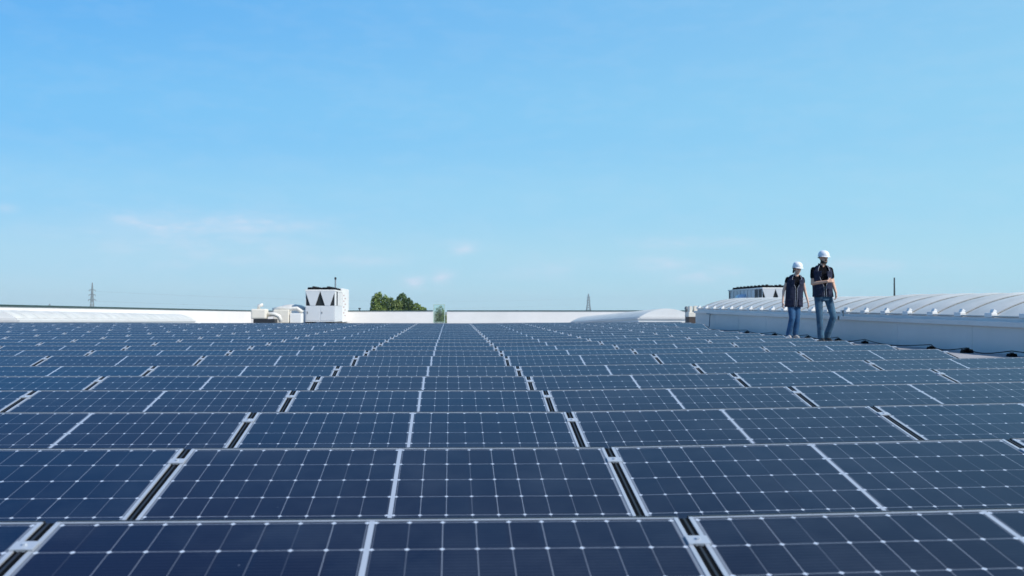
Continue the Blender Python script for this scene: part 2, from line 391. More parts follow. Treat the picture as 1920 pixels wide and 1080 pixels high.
# ------------------------------------------------------------------ barrel skylights
def skylight(label, X0, X1, Y0, Y1, zb, zledge, slope, rise, ribs=True, curb=M_CURB):
    """long curb with a barrel of milky sheets; base level zb, ledge level at Y0 zledge; everything climbs with slope along Y"""
    w2 = (X1 - X0) / 2; Ln = Y1 - Y0; xm = (X0 + X1) / 2
    root = thing('barrel_skylight', (xm, Y0, zb), label, 'skylight', 'barrel skylights on the roof')
    zl = zledge - zb
    sh = lambda y: slope * y
    m = MB(); m.prism([(-w2, 0, -.05), (-w2, Ln, -.05), (-w2, Ln, zl + sh(Ln)), (-w2, 0, zl)], (2 * w2, 0, 0)); m.build('curb', curb, root)
    # seams of the cladding sheets and a hooked flashing
    m = MB(); n = int(Ln / 3)
    for i in range(1, n + 1):
        y = i * Ln / (n + 1); m.mm((-w2 - .004, y - .012, 0.0), (-w2 + .001, y + .012, zl + sh(y) - .03))
    m.build('seam_strip', M_CURB, root)
    m = MB()
    for sgn in (-1, 1):
        a, b = (-w2 - .05, -w2 + .10) if sgn < 0 else (w2 - .10, w2 + .05)
        m.prism([(a, -.04, zl - .03), (a, Ln + .04, zl + sh(Ln) - .03), (a, Ln + .04, zl + sh(Ln) + .045), (a, -.04, zl + .045)], (b - a, 0, 0))
    for y0 in (-.05, Ln - .10):
        m.box((0, y0 + .075, zl + sh(y0) + .01), (2 * w2 - .2, .15, .07))
    m.build('flashing', M_FLASH, root)
    m = MB()   # second, narrower kerb under the vault's foot
    m.prism([(-w2 + .06, .03, zl + .045), (-w2 + .06, Ln - .03, zl + sh(Ln) + .045), (-w2 + .06, Ln - .03, zl + sh(Ln) + .105), (-w2 + .06, .03, zl + .105)], (2 * w2 - .12, 0, 0))
    m.build('foot_frame', M_FLASH, root)
    bw = w2 - .10; pit = 1.05; nb = max(1, round((Ln - .1) / pit)); pit = (Ln - .1) / nb
    Rr = (bw * bw + rise * rise) / (2 * rise); am = math.asin(bw / Rr)
    def arc(t, r=0): a = am * t; return (math.sin(a) * (Rr + r), math.cos(a) * (Rr + r) - (Rr - rise))
    m = MB(); NA = 22
    for b_ in range(nb):
        y0, y1 = .05 + b_ * pit + .012, .05 + (b_ + 1) * pit - .012; grid = []
        for q in range(7):
            y = y0 + (y1 - y0) * q / 6; bul = .035 * (1 - (2 * q / 6 - 1) ** 2)
            ring = []
            for i in range(NA + 1):
                t = -1 + 2 * i / NA; px, pz = arc(t, bul * (1 - t * t * .6)); ring.append(m.b.verts.new((px, y, zl + .10 + sh(y) + pz)))
            grid.append(ring)
        for q in range(6):
            for i in range(NA): m.b.faces.new((grid[q][i], grid[q][i + 1], grid[q + 1][i + 1], grid[q + 1][i]))
    m.build('glazing', M_GLAZE, root, smooth=True)
    for yy in (.05, Ln - .05):    # closed ends
        m = MB(); pts = [(arc(-1 + 2 * i / NA)[0], yy, zl + .10 + sh(yy) + arc(-1 + 2 * i / NA)[1]) for i in range(NA + 1)]
        m.prism(pts, (0, .012 if yy > 1 else -.012, 0)); m.build('end_cap', M_CASEW, root)
    if ribs:
        for i in range(nb + 1):
            y = .05 + i * pit; m = MB()
            m.tube([(arc(-1 + 2 * j / 18, .012)[0], y, zl + .10 + sh(y) + arc(-1 + 2 * j / 18, .012)[1]) for j in range(19)], .011, 6)
            rb = m.build('rib', M_RIB, root)
            for sx in (-1, 1):
                m = MB(); x = sx * (bw + .0)
                m.box((x, y, zl + .145 + sh(y)), (.10, .22, .075), None, .012); m.box((x - sx * .03, y - .02, zl + .20 + sh(y)), (.06, .10, .06), Matrix.Rotation(-sx * .5, 3, 'Y'), .01)
                m.build('bracket', M_CASEW, rb)
        for sx in (-1, 1):
            m = MB(); m.tube([(sx * (bw + .03), .14, zl + .125 + sh(.1)), (sx * (bw + .03), Ln - .14, zl + .125 + sh(Ln))], .015, 6); m.build('gutter_bar', M_RIB, root)
    return root
skylight('long ribbed barrel skylight on grey curb, nearer of the two right of the people', 8.6, 11.75, 8.0, 22.355, zroof(8.6, 15) - .0, CZ - .262, .0085, .40)
skylight('long ribbed barrel skylight on grey curb behind the two people', 8.6, 11.75, 22.36, 35.9, zroof(8.6, 29), CZ - .141, .0085, .37)
skylight('low white domed skylight at the far right, its arched end facing forward', 9.16, 12.0, 50, 79, zroof(10, 60) - .05, CZ - .36, -.019, .38, False, M_CASEW)
skylight('long low white skylight in front of the left parapet', -16.7, -15.0, 37, 62, zroof(-15, 62) - .05, CZ - .40, -.010, .26, False, M_CASEW)

# ------------------------------------------------------------------ parapets
def parapet(label, pts, ztops, thick=.3, name='parapet_wall'):
    root = thing(name, (pts[0][0], pts[0][1], zroof(*pts[0])), label, 'parapet wall', 'parapet walls round the roof')
    o0 = Vector(root.location); m = MB(); k = MB()
    a, b = Vector((*pts[0], 0)), Vector((*pts[1], 0)); d = (b - a).normalized(); n = Vector((-d.y, d.x, 0)) * thick
    z0, z1 = ztops
    zb0, zb1 = zroof(*pts[0]) - .05, zroof(*pts[1]) - .05
    q = [(a.x, a.y, zb0), (b.x, b.y, zb1), (b.x, b.y, z1 - .06), (a.x, a.y, z0 - .06)]
    m.prism([Vector(v) - o0 for v in q], n); m.build('wall', M_WHITE, root)
    e = n.normalized() * .04
    q = [(a.x, a.y, z0 - .058), (b.x, b.y, z1 - .058), (b.x, b.y, z1 + .02), (a.x, a.y, z0 + .02)]
    k.prism([Vector(v) - e - o0 for v in q], n + 2 * e); k.build('coping', M_COPING, root)
parapet('white far parapet wall with dark coping, left of the gap', [(-17.3, 90), (-1.48, 90)], (CZ - .05, CZ + .02))
parapet('white far parapet wall with dark coping, right of the gap', [(-.28, 90), (33.7, 90)], (CZ + .02, CZ + .10))
parapet('white side parapet wall with green coping along the left roof edge', [(-17.0, 20), (-17.0, 89.6)], (CZ + .26, CZ - .02))
# glazed gate in the gap
t = thing('glass_gate', (-.9, 90.1, zroof(-1, 90)), 'pale glazed screen with slim frame standing in the parapet gap', 'gate')
h = CZ + .58 - zroof(-1, 90)
m = MB(); 
for x in (-.53, .42): m.mm((x - .03, -.03, 0), (x + .03, .03, h))
m.mm((-.5, -.03, h - .05), (.39, .03, h)); m.mm((-.5, -.03, .05), (.39, .03, .10)); m.build('gate_frame', mat('pale_green_frame', (.46, .58, .52), .5), t)
m = MB(); m.mm((-.5, -.006, .10), (.39, .006, h - .05)); m.build('pane', M_GLASSG, t)

# ------------------------------------------------------------------ chillers
def chiller(label, X, Y, Ln, top, side):
    zb = zroof(min(X, 33), min(Y, 91)); W = 2.24; H = top - zb; w2 = W / 2
    t = thing('rooftop_chiller', (X, Y, zb), label, 'chiller', 'air cooled chillers on the roof')
    zt = H; zbm = H - 1.24
    m = MB(); m.mm((-w2 + .01, .02, .12), (w2 - .01, Ln, zbm)); m.build('casing', M_CASE, t)
    for x0 in (-w2 + .06, .03):
        m = MB(); m.mm((x0, .004, .22), (x0 + w2 - .09, .02, zbm - .08), .006); ap = m.build('access_panel', M_CASE, t)
        m = MB(); m.mm((x0 + .1, -.03, zbm * .55), (x0 + .13, .003, zbm * .55 + .16)); m.build('handle', M_DARKMETAL, ap)
    m = MB(); m.mm((-w2, 0, 0), (-w2 + .15, Ln, .118)); m.mm((w2 - .15, 0, 0), (w2, Ln, .118)); m.build('base_rail', M_DARKMETAL, t)
    m = MB(); m.mm((-w2 + .08, .10, zbm + .002), (w2 - .08, Ln - .05, zt - .10)); m.build('coil', M_COIL, t)
    for cx in (-.56, .56):
        m = MB(); m.prism([(cx - .558, 0, zt - .12), (cx + .558, 0, zt - .12), (cx + .19, 0, zbm + .004), (cx - .19, 0, zbm + .004)], (0, .07, 0)); m.build('end_plate', M_CASE, t)
    m = MB(); m.mm((-w2, -.01, zt - .118), (w2, Ln, zt)); m.build('top_deck', M_CASEW, t)
    for x in (-w2 + .002, w2 - .042):
        for i in range(int(Ln / 1.1) + 1): m = MB(); m.mm((x, i * 1.1 + .08, zbm + .003), (x + .04, i * 1.1 + .16, zt - .12)); m.build('post', M_CASE, t)
    n = int(Ln / 1.1)
    for i in range(n):
        y = i * 1.1 + .18
        for sx, dark in ((-1, side < 0 and i < 2), (1, False)):
            m = MB(); x = sx * (w2 - .035)
            if dark or (sx > 0 and i == 1):
                for j in range(12): m.box((x, y + .45, zbm + .07 + j * .09), (.05, .82, .05), Matrix.Rotation(sx * .5, 3, 'Y'))
                m.build('louvre', M_LOUV, t)
            else:
                m.mm((x - .012, y - .01, zbm + .02), (x + .012, y + .90, zt - .13)); m.build('side_panel', M_CASEW if sx > 0 else M_CASE, t)
    for i in range(n):
        for cx in (-.56, .56):
            y = .62 + i * 1.1
            m = MB(); m.tube([(cx, y, zt), (cx, y, zt + .16)], [.50, .46], 20)
            f = m.build('fan_cowl', M_BLACK, t)
            m = MB(); m.tube([(cx, y, zt + .16), (cx, y, zt + .26)], .12, 10)
            for a in range(4):
                m.box((cx, y, zt + .175), (.9, .02, .02), Matrix.Rotation(a * math.pi / 4, 3, 'Z'))
            m.build('fan_guard', M_DARKMETAL, f)
    return t, w2, H
t, w2, H = chiller('white rooftop chiller with black triangular openings, left of the trees', -9.95, 80, 5.6, CZ + 1.60, 1)
# taller control cabinet joined behind it
m = MB(); m.mm((-w2 + .3, 5.62, .02), (w2 + .02, 10.8, H + .22), .03); cb_ = m.build('control_cabinet', M_CASEW, t)
for i in range(8):
    m = MB(); m.box((w2 + .03, 6.4 + (i % 2) * 1.1, H - .35 - i * .24), (.03, .55, .07), None, .01); m.build('vent_slot', M_PINK, cb_)
t2, w22, H2 = chiller('rooftop chiller with grey louvred side rising behind the right skylights', 27.15, 85, 10.8, CZ + 2.02, -1)
m = MB(); m.tube([(-w22 - .10, 5.2, H2 - .9), (-w22 - .10, 6.6, H2 - .9)], [.42, .42], 18); m.ball((-w22 - .1, 5.2, H2 - .9), .42); m.build('reflection_shape', mat('pale_blue_reflection', (.45, .55, .66), .3, .2), t2, smooth=True)  # rounded body shaped and coloured as a dome-like reflection on the side
# mast behind the chiller
m = MB(); zr = zroof(-10, 84); m.tube([(0, 0, 0), (0, 0, CZ + 2.55 - zr)], [.075, .05], 8)
t = thing('antenna_mast', (-10.18, 92.6, 0), 'thin dark mast rising behind the left chiller', 'mast')
m.b.free(); m = MB(); m.tube([(0, 0, 0), (0, 0, CZ + 2.75)], [.12, .06], 8); m.build('pole', M_STEEL, t)
m = MB(); m.tube([(0, 0, CZ + 2.75), (0, 0, CZ + 2.95)], .09, 8); m.build('tip', M_DARKMETAL, t)

# ------------------------------------------------------------------ ducts, domes and small plant beside the left chiller
zr = zroof(-13, 76)
t = thing('plant_unit', (-13.3, 75, zr), 'cream insulated plant unit on a dark skid, left of the chiller', 'plant unit')
m = MB(); m.mm((-.75, 0, 0), (.75, 1.3, CZ - .62 - zr)); m.build('skid', M_DARKMETAL, t)
zz = CZ - .618 - zr
m = MB(); m.mm((-.95, .1, zz), (.1, 1.3, zz + .72), .10); m.build('insulated_box', M_CREAM, t)
m = MB(); m.tube([(.1, .7, zz + .30), (.6, .7, zz + .34), (.95, .7, zz + .18), (1.1, .7, zz - .2)], .15, 12); m.tube([(-.5, .7, zz + .72), (-.5, .7, zz + .95), (-.2, .7, zz + 1.02)], .12, 10)
m.build('duct', M_FOIL, t, smooth=True)
t = thing('duct_run', (-12.3, 78, zr), 'cream and white boxed duct run with a pale pipe beside the left chiller', 'duct')
m = MB(); m.tube([(-.9, 0, .98), (-.3, 0, 1.12), (.3, 0, 1.06), (.9, 0, 1.1), (1.3, 0, .8)], .15, 14); m.build('pipe', M_FOIL, t, smooth=True)
m = MB(); m.mm((-.8, -.35, .02), (.35, .9, 1.0), .06); m.build('casing', M_CREAM, t)
m = MB(); m.mm((.40, -.25, .02), (1.25, .9, .74), .05); m.build('casing', M_CASEW, t)
t = thing('dome_skylight', (-12.35, 81, zr), 'clear bubble dome skylight between the ducts and left chiller', 'skylight')
m = MB(); m.mm((-1.2, 0, 0), (1.2, 2.2, 1.0)); m.build('curb', M_CASEW, t)
m = MB(); m.loft([((0, 1.1, 1.0), 1.15, 1.05, 4), ((0, 1.1, 1.2), 1.0, .95, 3), ((0, 1.1, 1.36), .7, .7, 2.5), ((0, 1.1, 1.43), .25, .25, 2)], 24); m.build('dome', M_GLAZE, t, smooth=True)
zr = zroof(11.9, 47)
t = thing('vent_unit', (11.08, 47.5, zr), 'small cream vent unit on dark base beside the far domed skylight', 'vent')
m = MB(); m.mm((-.0, 0, 0), (.45, .6, CZ - .26 - zr)); m.build('base', mat('brown_base', (.06, .045, .04), .7), t)
zz = CZ - .258 - zr
m = MB(); m.mm((-.03, -.02, zz), (.48, .62, zz + .22), .02); m.mm((.05, .1, zz + .2), (.17, .4, zz + .50)); m.mm((.27, .1, zz + .2), (.42, .4, zz + .52)); m.build('housing', M_CREAM, t)
t = thing('vent_post', (11.35, 49.2, zroof(11, 49)), 'short grey vent post just left of the cream vent unit', 'vent')
m = MB(); m.tube([(0, 0, 0), (0, 0, CZ + .12 - zroof(11, 49))], .07, 10); m.build('pipe', M_LOUV, t)
m = MB(); m.tube([(0, 0, CZ + .10 - zroof(11, 49)), (0, 0, CZ + .24 - zroof(11, 49))], [.12, .06], 10); m.build('cap', M_LOUV, t)
t = thing('roof_pipe', (8.35, 33.5, zroof(8.3, 33.5)), 'thin grey pipe climbing the far end of the grey skylight curb', 'pipe')
m = MB(); m.tube([(-.18, -.1, .02), (.02, 0, .04), (.14, .02, .10), (.16, .02, .45), (.17, .02, .50), (.17, .5, .52)], .014, 8); tag(m.build('pipe', M_LOUV, t, smooth=True))

# ------------------------------------------------------------------ cable and its rubber blocks along the curb
BL = [(14.9, 8.32), (16.1, 8.25), (17.5, 8.33), (20.4, 8.34), (21.9, 8.36), (23.8, 8.36), (26.3, 8.37), (28.8, 8.37), (34.6, 8.38)]
pts = []
for i in range(len(BL) - 1):
    (ya, xa), (yb, xb) = BL[i], BL[i + 1]
    for j in range(6):
        q = j / 6; y = ya + (yb - ya) * q; x = xa + (xb - xa) * q - .10 * math.sin(math.pi * q)
        pts.append((x, y, zroof(x, y) + .085 - .06 * math.sin(math.pi * q)))
pts = [(8.2, 11, zroof(8.2, 11) + .02), (8.36, 12.6, zroof(8.3, 12.6) + .02)] + pts + [(8.4, 36, zroof(8.4, 36) + .03)]
m = MB(); m.tube(pts, .007, 6); tag(m.build('cable', M_BLACK, smooth=True), 'black cable lying along the foot of the grey skylight curb', 'cable')
b0 = None
desc = ['nearest black rubber cable block, right edge of the picture', 'second nearest black rubber cable block, the biggest looking one', 'third black rubber cable block from the front along the curb',
        'black rubber cable block a little right of the man', "black rubber cable block just beside the man's shoes", 'black rubber cable block between the two people',
        'black rubber cable block just left of the woman', 'second black rubber cable block left of the woman', 'farthest black rubber cable block at the far curb corner']
for i, (y, x) in enumerate(BL):
    if b0 is None:
        b0 = thing('cable_block', (x, y, 0), 'x', 'cable block', 'rubber cable blocks along the curb')
        m = MB(); m.prism([(-.10, -.07, 0), (.10, -.07, 0), (.075, -.07, .07), (-.075, -.07, .07)], (0, .14, 0)); m.build('rubber_base', M_BLACK, b0)
        m = MB(); m.mm((-.035, -.03, .07), (.035, .03, .10)); m.build('clip', M_DARKMETAL, b0); o = b0
    else: o = copy_tree(b0)
    o.location = (x, y, zroof(x, y) + .002); o['label'] = desc[i]; o.scale = (.85,) * 3 if i == 1 else (.6, .8, .62)

# ------------------------------------------------------------------ trees beyond the roof
def tree(label, x, y, htop, lobes, lm, seed, leaves=2600, ls=.42, trunk_r=.22, name='tree'):
    """lobes: (dx, dy, z, rx, rz)"""
    rr = random.Random(seed)
    t = thing(name, (x, y, 0), label, 'tree', 'trees beyond the far parapet')
    m = MB(); zl_ = min(l[2] for l in lobes)
    m.tube([(0, 0, 0), (.1, 0, zl_ * .5), (0, .1, zl_), (.05, 0, htop - 1.0)], [trunk_r * 1.3, trunk_r, trunk_r * .8, .04], 9)
    for l in lobes:
        for _ in range(4):
            a = rr.uniform(0, 6.28); m.tube([(0, 0, max(l[2] - l[4] * .9, 2)), (l[0] * .6, l[1] * .6, l[2] - l[4] * .3), (l[0] + math.cos(a) * l[3] * .7, l[1] + math.sin(a) * l[3] * .7, l[2] + rr.uniform(-.2, .6) * l[4])], [.10, .07, .02], 5)
    m.build('trunk', M_BARK, t)
    b = bmesh.new()
    tot = sum(l[3] ** 2 * l[4] for l in lobes)
    for l in lobes:
        nl = int(leaves * 2.6 * (l[3] ** 2 * l[4]) / tot) + 40
        for _ in range(nl):
            while True:
                v = Vector((rr.uniform(-1, 1), rr.uniform(-1, 1), rr.uniform(-1, 1)))
                if v.length <= 1: break
            v = v.normalized() * (v.length ** .45)
            nzv = noise.noise(Vector((v.x * 2.2 + seed, v.y * 2.2, v.z * 2.6 + l[0])))
            if rr.random() < .15 - nzv * 1.1 and v.length > .7: continue
            k = 1 + .28 * nzv
            p = Vector((l[0] + v.x * l[3] * k, l[1] + v.y * l[3] * k, l[2] + v.z * l[4] * k))
            s = ls * rr.uniform(.6, 1.3); q = Vector((rr.gauss(0, 1), rr.gauss(0, 1), rr.gauss(0, .8))).normalized()
            e1 = q.orthogonal().normalized(); e2 = q.cross(e1)
            vs = [b.verts.new(p + e1 * s * .5 * cx + e2 * s * .34 * cy) for cx, cy in ((-1, 0), (0, -1), (1, 0), (0, 1))]
            b.faces.new(vs)
    me = bpy.data.meshes.new('crown'); b.to_mesh(me); b.free(); me.materials.append(lm)
    o = bpy.data.objects.new('crown', me); COL.objects.link(o); o.parent = t
G = CZ
tree('tall twin topped green tree, leftmost beyond the parapet', -16.9, 250, G + 4.7, [(-1.0, 0, G + .5, 1.25, 3.2), (-.2, .3, G + 2.3, 1.0, 2.2), (1.3, 0, G + 1.2, .85, 2.6), (.2, 0, G - 2, 2.2, 3.5)], M_LEAF1, 1, 4200)
tree('lighter low leafy tree between the two tall dark ones', -13.6, 246, G + 3.2, [(-.5, 0, G + 1.4, 1.0, 1.7), (.9, 0, G + .9, 1.3, 1.7), (.2, 0, G - 2, 2.2, 2.8)], M_LEAF2, 2, 3000)
tree('dense dark rounded tree, right of the light leafy one', -11.2, 252, G + 4.2, [(-.6, 0, G + 1.8, 1.5, 2.3), (.8, 0, G + .8, 1.5, 2.4), (0, 0, G - 2, 2.5, 3)], M_LEAF3, 3, 4200)
tree('small low tree top, rightmost of the group beyond the parapet', -7.6, 250, G + 1.3, [(-.5, 0, G + .2, 1.2, 1.5), (.9, 0, G - .3, 1.1, 1.2), (0, 0, G - 3, 1.8, 2.5)], M_LEAF1, 4, 2000)
tree('pale olive green treetop seen through the parapet gap', -1.15, 118, G + .45, [(0, 0, G - .5, .55, .95), (.25, 0, G - 1.2, .6, .9), (-.1, 0, G - 2.4, .9, 1.4)], M_LEAF2, 5, 1800, .14, .12)

# ------------------------------------------------------------------ pylons and masts on the horizon
def pylon(name, label, x, y, h, w0, arms, r=.12, n=9, cat='pylon'):
    t = thing(name, (x, y, 0), label, cat, 'masts on the horizon')
    m = MB(); wd = lambda z: w0 * (1 - z / h) ** 1.1 + w0 * .10
    for sx in (-1, 1):
        for sy in (-1, 1):
            m.tube([(sx * wd(h * i / n) / 2, sy * wd(h * i / n) / 2, h * i / n) for i in range(n + 1)], r, 4)
    for i in range(n):
        z0, z1 = h * i / n, h * (i + 1) / n
        for sy in (-1, 1):
            for sx in (-1, 1):
                m.tube([(sx * wd(z0) / 2, sy * wd(z0) / 2, z0), (-sx * wd(z1) / 2, sy * wd(z1) / 2, z1)], r * .6, 4)
                m.tube([(sy * wd(z0) / 2, sx * wd(z0) / 2, z0), (sy * wd(z1) / 2, -sx * wd(z1) / 2, z1)], r * .6, 4)
    m.build('lattice_tower', M_STEEL, t)
    for z, a in arms:
        m = MB(); m.tube([(-a, 0, z), (0, 0, z + .8), (a, 0, z)], r * .8, 4); m.tube([(-a, 0, z), (a, 0, z)], r * .8, 4)
        for q in (-a, a): m.tube([(q, 0, z), (q, 0, z - 1.6)], r, 4)
        m.build('cross_arm', M_STEEL, t)
    return t
pylon('electricity_pylon', 'grey lattice electricity pylon, tallest on the left horizon', -405.5, 1200, CZ + 30.9, 4.6, [(CZ + 22.5, 3.4), (CZ + 17, 3.6), (CZ + 11.5, 4.2)], .28)
pylon('electricity_pylon', 'faint lattice pylon on the horizon right of the parapet gap', 268.5, 2000, CZ + 33.5, 10, [(CZ + 27, 3.0), (CZ + 21, 3.5)], .5)
pylon('electricity_pylon', 'tiny distant pylon far left of the tall one', -1131, 3000, CZ + 17, 5, [(CZ + 13, 3.5)], .6, 6)
t = thing('power_line', (0, 0, 0), 'faint overhead wires running right from the tall left pylon', 'power line')
for z in (22.0, 11.0):
    m = MB(); A, B = Vector((-402.5, 1200, CZ + z - 1)), Vector((268.5, 2000, CZ + z + 3))
    m.tube([A.lerp(B, q / 24) + Vector((0, 0, -34 * (q / 24) * (1 - q / 24))) for q in range(25)], .045, 4); m.build('wire', M_STEEL, t)
t = pylon('lattice_mast', 'slim dark pole mast rising behind the right skylight', 175.6, 400, CZ + 6.5, 2.4, [], .10, 8, 'mast')
m = MB(); m.tube([(0, 0, CZ + 5.6), (0, 0, CZ + 13.6)], [.34, .26], 10); m.build('mast_head', M_DARKMETAL, t)
for (x, y, z, lb) in ((-10.4, 120, .30, 'short dark post top just left of the trees'),):
    t = thing('lamp_post', (x, y, 0), lb, 'post'); m = MB(); m.tube([(0, 0, 0), (0, 0, CZ + z - .15)], .06, 8); m.build('pole', M_STEEL, t)
    m = MB(); m.mm((-.12, -.3, CZ + z - .15), (.12, .12, CZ + z)); m.build('lamp_head', M_DARKMETAL, t)

# ------------------------------------------------------------------ people
SKIN = mat('skin', (.68, .42, .31), .55, 0, .1, 20)
SKIN2 = mat('skin_tanned', (.62, .37, .26), .55, 0, .1, 20)
HAIR = mat('dark_hair', (.018, .013, .010), .6, 0, .2, 40)
HELM = mat('white_helmet_plastic', (.82, .83, .85), .28, 0, .02, 5)
VEST = mat('navy_work_vest', (.020, .026, .060), .8, 0, .45, 14, None, .6, 60, spec=.3)
PIPING = mat('grey_vest_piping', (.32, .33, .38), .6, 0, .1, 20)
SHIRT = mat('black_cotton', (.008, .008, .011), .95, 0, .3, 12, None, .3, 50, spec=.1)
JEANM = mat('washed_blue_denim', (.065, .16, .25), .85, 0, 0, 7, (.014, .045, .09), .4, 70)
JEANW = mat('mid_blue_denim', (.03, .13, .28), .85, 0, 0, 7, (.012, .05, .13), .4, 70)
SHOED = mat('dark_leather', (.02, .018, .018), .5, 0, .2, 20)
SHOEL = mat('pale_shoe', (.45, .43, .42), .6, 0, .2, 20)
EYE = mat('eye_dark', (.02, .015, .012), .2)
SMOOTH = lambda v, it=4: [('REMESH', dict(mode='VOXEL', voxel_size=v, use_smooth_shade=True)), ('SMOOTH', dict(factor=.5, iterations=it))]

def hand(m, wrist, d, palm_n, side, curl=.5, sc=1.0):
    """palm plus four fingers and a thumb as tapered capsules; d = hand direction, palm_n = palm normal, side = thumb direction"""
    d = Vector(d).normalized(); n = Vector(palm_n); n = (n - d * n.dot(d)).normalized(); s = d.cross(n)
    if s.dot(Vector(side)) < 0: s = -s
    w_ = Vector(wrist)
    for q in (-.028, -.010, .010, .028): m.cap(w_ + d * .012 * sc + s * q * .6 * sc, .015 * sc, w_ + d * .085 * sc + s * q * sc, .0125 * sc)
    for q, ln in ((.030, .070), (.010, .078), (-.010, .072), (-.029, .056)):
        p = w_ + d * .09 * sc + s * q * sc; a = 0; r = .0088 * sc
        for k, f in enumerate((.45, .32, .23)):
            a += curl * (.5 + .35 * k); dd = d * math.cos(a) + n * math.sin(a); p2 = p + dd * ln * f * sc; m.cap(p, r, p2, r * .92); p = p2; r *= .92
    p = w_ + d * .03 * sc + s * .032 * sc; p1 = p + (d * .6 + s * .7 + n * .35).normalized() * .038 * sc; p2 = p1 + (d * .9 + s * .15 + n * .4).normalized() * .030 * sc
    m.cap(p, .012 * sc, p1, .0105 * sc); m.cap(p1, .0100 * sc, p2, .0085 * sc)

def person(loc, label, P_, male):
    sk = SKIN2 if male else SKIN
    root = thing('person', loc, label, 'person', 'workers in helmets on the roof')
    hc = Vector(P_['head']); nk = Vector(P_['neck']); yaw = P_['yaw']; ph = P_['tilt']
    RH = Matrix.Rotation(yaw, 3, 'Z') @ Matrix.Rotation(ph, 3, 'X')
    hp = lambda x, y, z: hc + RH @ Vector((x, y, z))
    b = MB()
    # head: skull, jaw, nose, ears, brow, lips
    b.ball(hp(0, .012, .03), (.076, .094, .092), RH, 20); b.ball(hp(0, -.018, -.035), (.058, .068, .072), RH, 18); b.ball(hp(0, -.052, -.082), (.028, .026, .024), RH, 12)
    b.cap(hp(0, -.086, .015), .010, hp(0, -.104, -.022), .014); b.cap(hp(-.035, -.076, .030), .012, hp(.035, -.076, .030), .012)
    b.cap(hp(-.018, -.082, -.052), .008, hp(.018, -.082, -.052), .008)
    for s_ in (-1, 1): b.ball(hp(s_ * .078, .005, -.002), (.011, .020, .032), RH, 10)
    b.cap(nk - Vector((0, 0, .05)), .062 if male else .052, hc + Vector((0, .02, -.06)), .056 if male else .046)
    # torso and pelvis under the clothes
    pv, ch = Vector(P_['pelvis']), Vector(P_['chest'])
    b.loft([(pv + Vector((0, 0, -.08)), .13, .09), (pv, .15, .10), ((pv + ch) / 2, .125, .09), (ch, .155, .10), (nk + Vector((0, 0, -.07)), .13, .07), (nk, .06, .055)], 18)
    k = 1 if male else .82
    for a in P_['arms']:
        S, E, Wr = (Vector(v) for v in a['j'])
        b.cap(S, .050 * k, E, .038 * k); b.cap(E, .038 * k, Wr, .025 * k)
        hand(b, Wr, a['d'], a['n'], a['s'], a['curl'], 1.0 if male else .9)
    for lg in P_['legs']:
        Hh, K, A, F = (Vector(v) for v in lg)
        b.cap(Hh, .075, K, .05); b.cap(K, .048, A, .034)
    body = bake(b.build('body', sk, root), SMOOTH(.0058, 3))
    # eyes
    for s_ in (-1, 1): m = MB(); m.ball(hp(s_ * .031, -.083, .012), (.011, .006, .006), RH, 10); m.build('eye', EYE, root, smooth=True)
    # hair
    m = MB()
    if male:
        m.ball(hp(0, .022, .035), (.080, .092, .088), RH, 18); m.build('hair', HAIR, root, smooth=True)
        m = MB()
        for i in range(15):
            a = math.pi * (-.12 + 1.24 * i / 14); x = .066 * math.cos(a); y = -.012 - .058 * math.sin(a)
            m.cap(hp(x * .96, y * .98, -.042 - .010 * math.sin(a)), .009, hp(x * .72, y * .90 - .006, -.088), .013)
        m.cap(hp(-.026, -.086, -.034), .008, hp(.026, -.086, -.034), .008)
        bake(m.build('beard', HAIR, root), SMOOTH(.006, 3))
    else:
        m.ball(hp(0, .025, .028), (.084, .094, .088), RH, 18); m.cap(hp(-.02, .10, -.02), .036, hp(-.03, .12, -.09), .020)
        m.cap(hp(-.078, .0, .03), .014, hp(-.074, .01, -.05), .012); m.cap(hp(.078, .0, .03), .014, hp(.074, .01, -.04), .012)
        bake(m.build('hair', HAIR, root), SMOOTH(.007, 2))
    # helmet: shell, brim, crown ridges, knob band at the back
    m = MB(); secs = []
    for z, a, bb in ((.046, .104, .128), (.062, .105, .130), (.094, .101, .124), (.124, .086, .105), (.148, .062, .077), (.160, .032, .040), (.163, .008, .01)): secs.append(((0, .004, z), a, bb))
    m.loft(secs, 28); bmesh.ops.transform(m.b, matrix=Matrix.Translation(hc) @ RH.to_4x4(), verts=m.b.verts[:])
    hl = m.build('helmet', HELM, root, smooth=True)
    m = MB(); n_ = 28; in_, ou = [], []
    for i in range(n_):
        a = 2 * math.pi * i / n_; fr = max(0, -math.sin(a)); ex = .006 + .032 * fr ** 2
        in_.append(hp(.104 * math.cos(a), .004 + .128 * math.sin(a), .056)); ou.append(hp((.104 + ex) * math.cos(a), .004 + (.130 + ex) * math.sin(a), .040 - .004 * fr))
    vi = [m.b.verts.new(p) for p in in_]; vo = [m.b.verts.new(p) for p in ou]; vd = [m.b.verts.new(p + Vector((0, 0, -.005))) for p in ou]; ve = [m.b.verts.new(p + Vector((0, 0, -.008))) for p in in_]
    for i in range(n_):
        j = (i + 1) % n_
        m.b.faces.new((vi[i], vi[j], vo[j], vo[i])); m.b.faces.new((vo[i], vo[j], vd[j], vd[i])); m.b.faces.new((vd[i], vd[j], ve[j], ve[i])); m.b.faces.new((ve[i], ve[j], vi[j], vi[i]))
    m.build('brim', HELM, hl, smooth=True)
    for q in (-.03, 0, .03):
        m = MB(); m.tube([hp(q, -.103, .112 if q == 0 else .106), hp(q, -.06, .146 if q == 0 else .138), hp(q * .9, .0, .161 if q == 0 else .152), hp(q, .065, .146 if q == 0 else .138), hp(q, .106, .112 if q == 0 else .106)], .0065, 8); m.build('ridge', HELM, hl, smooth=True)
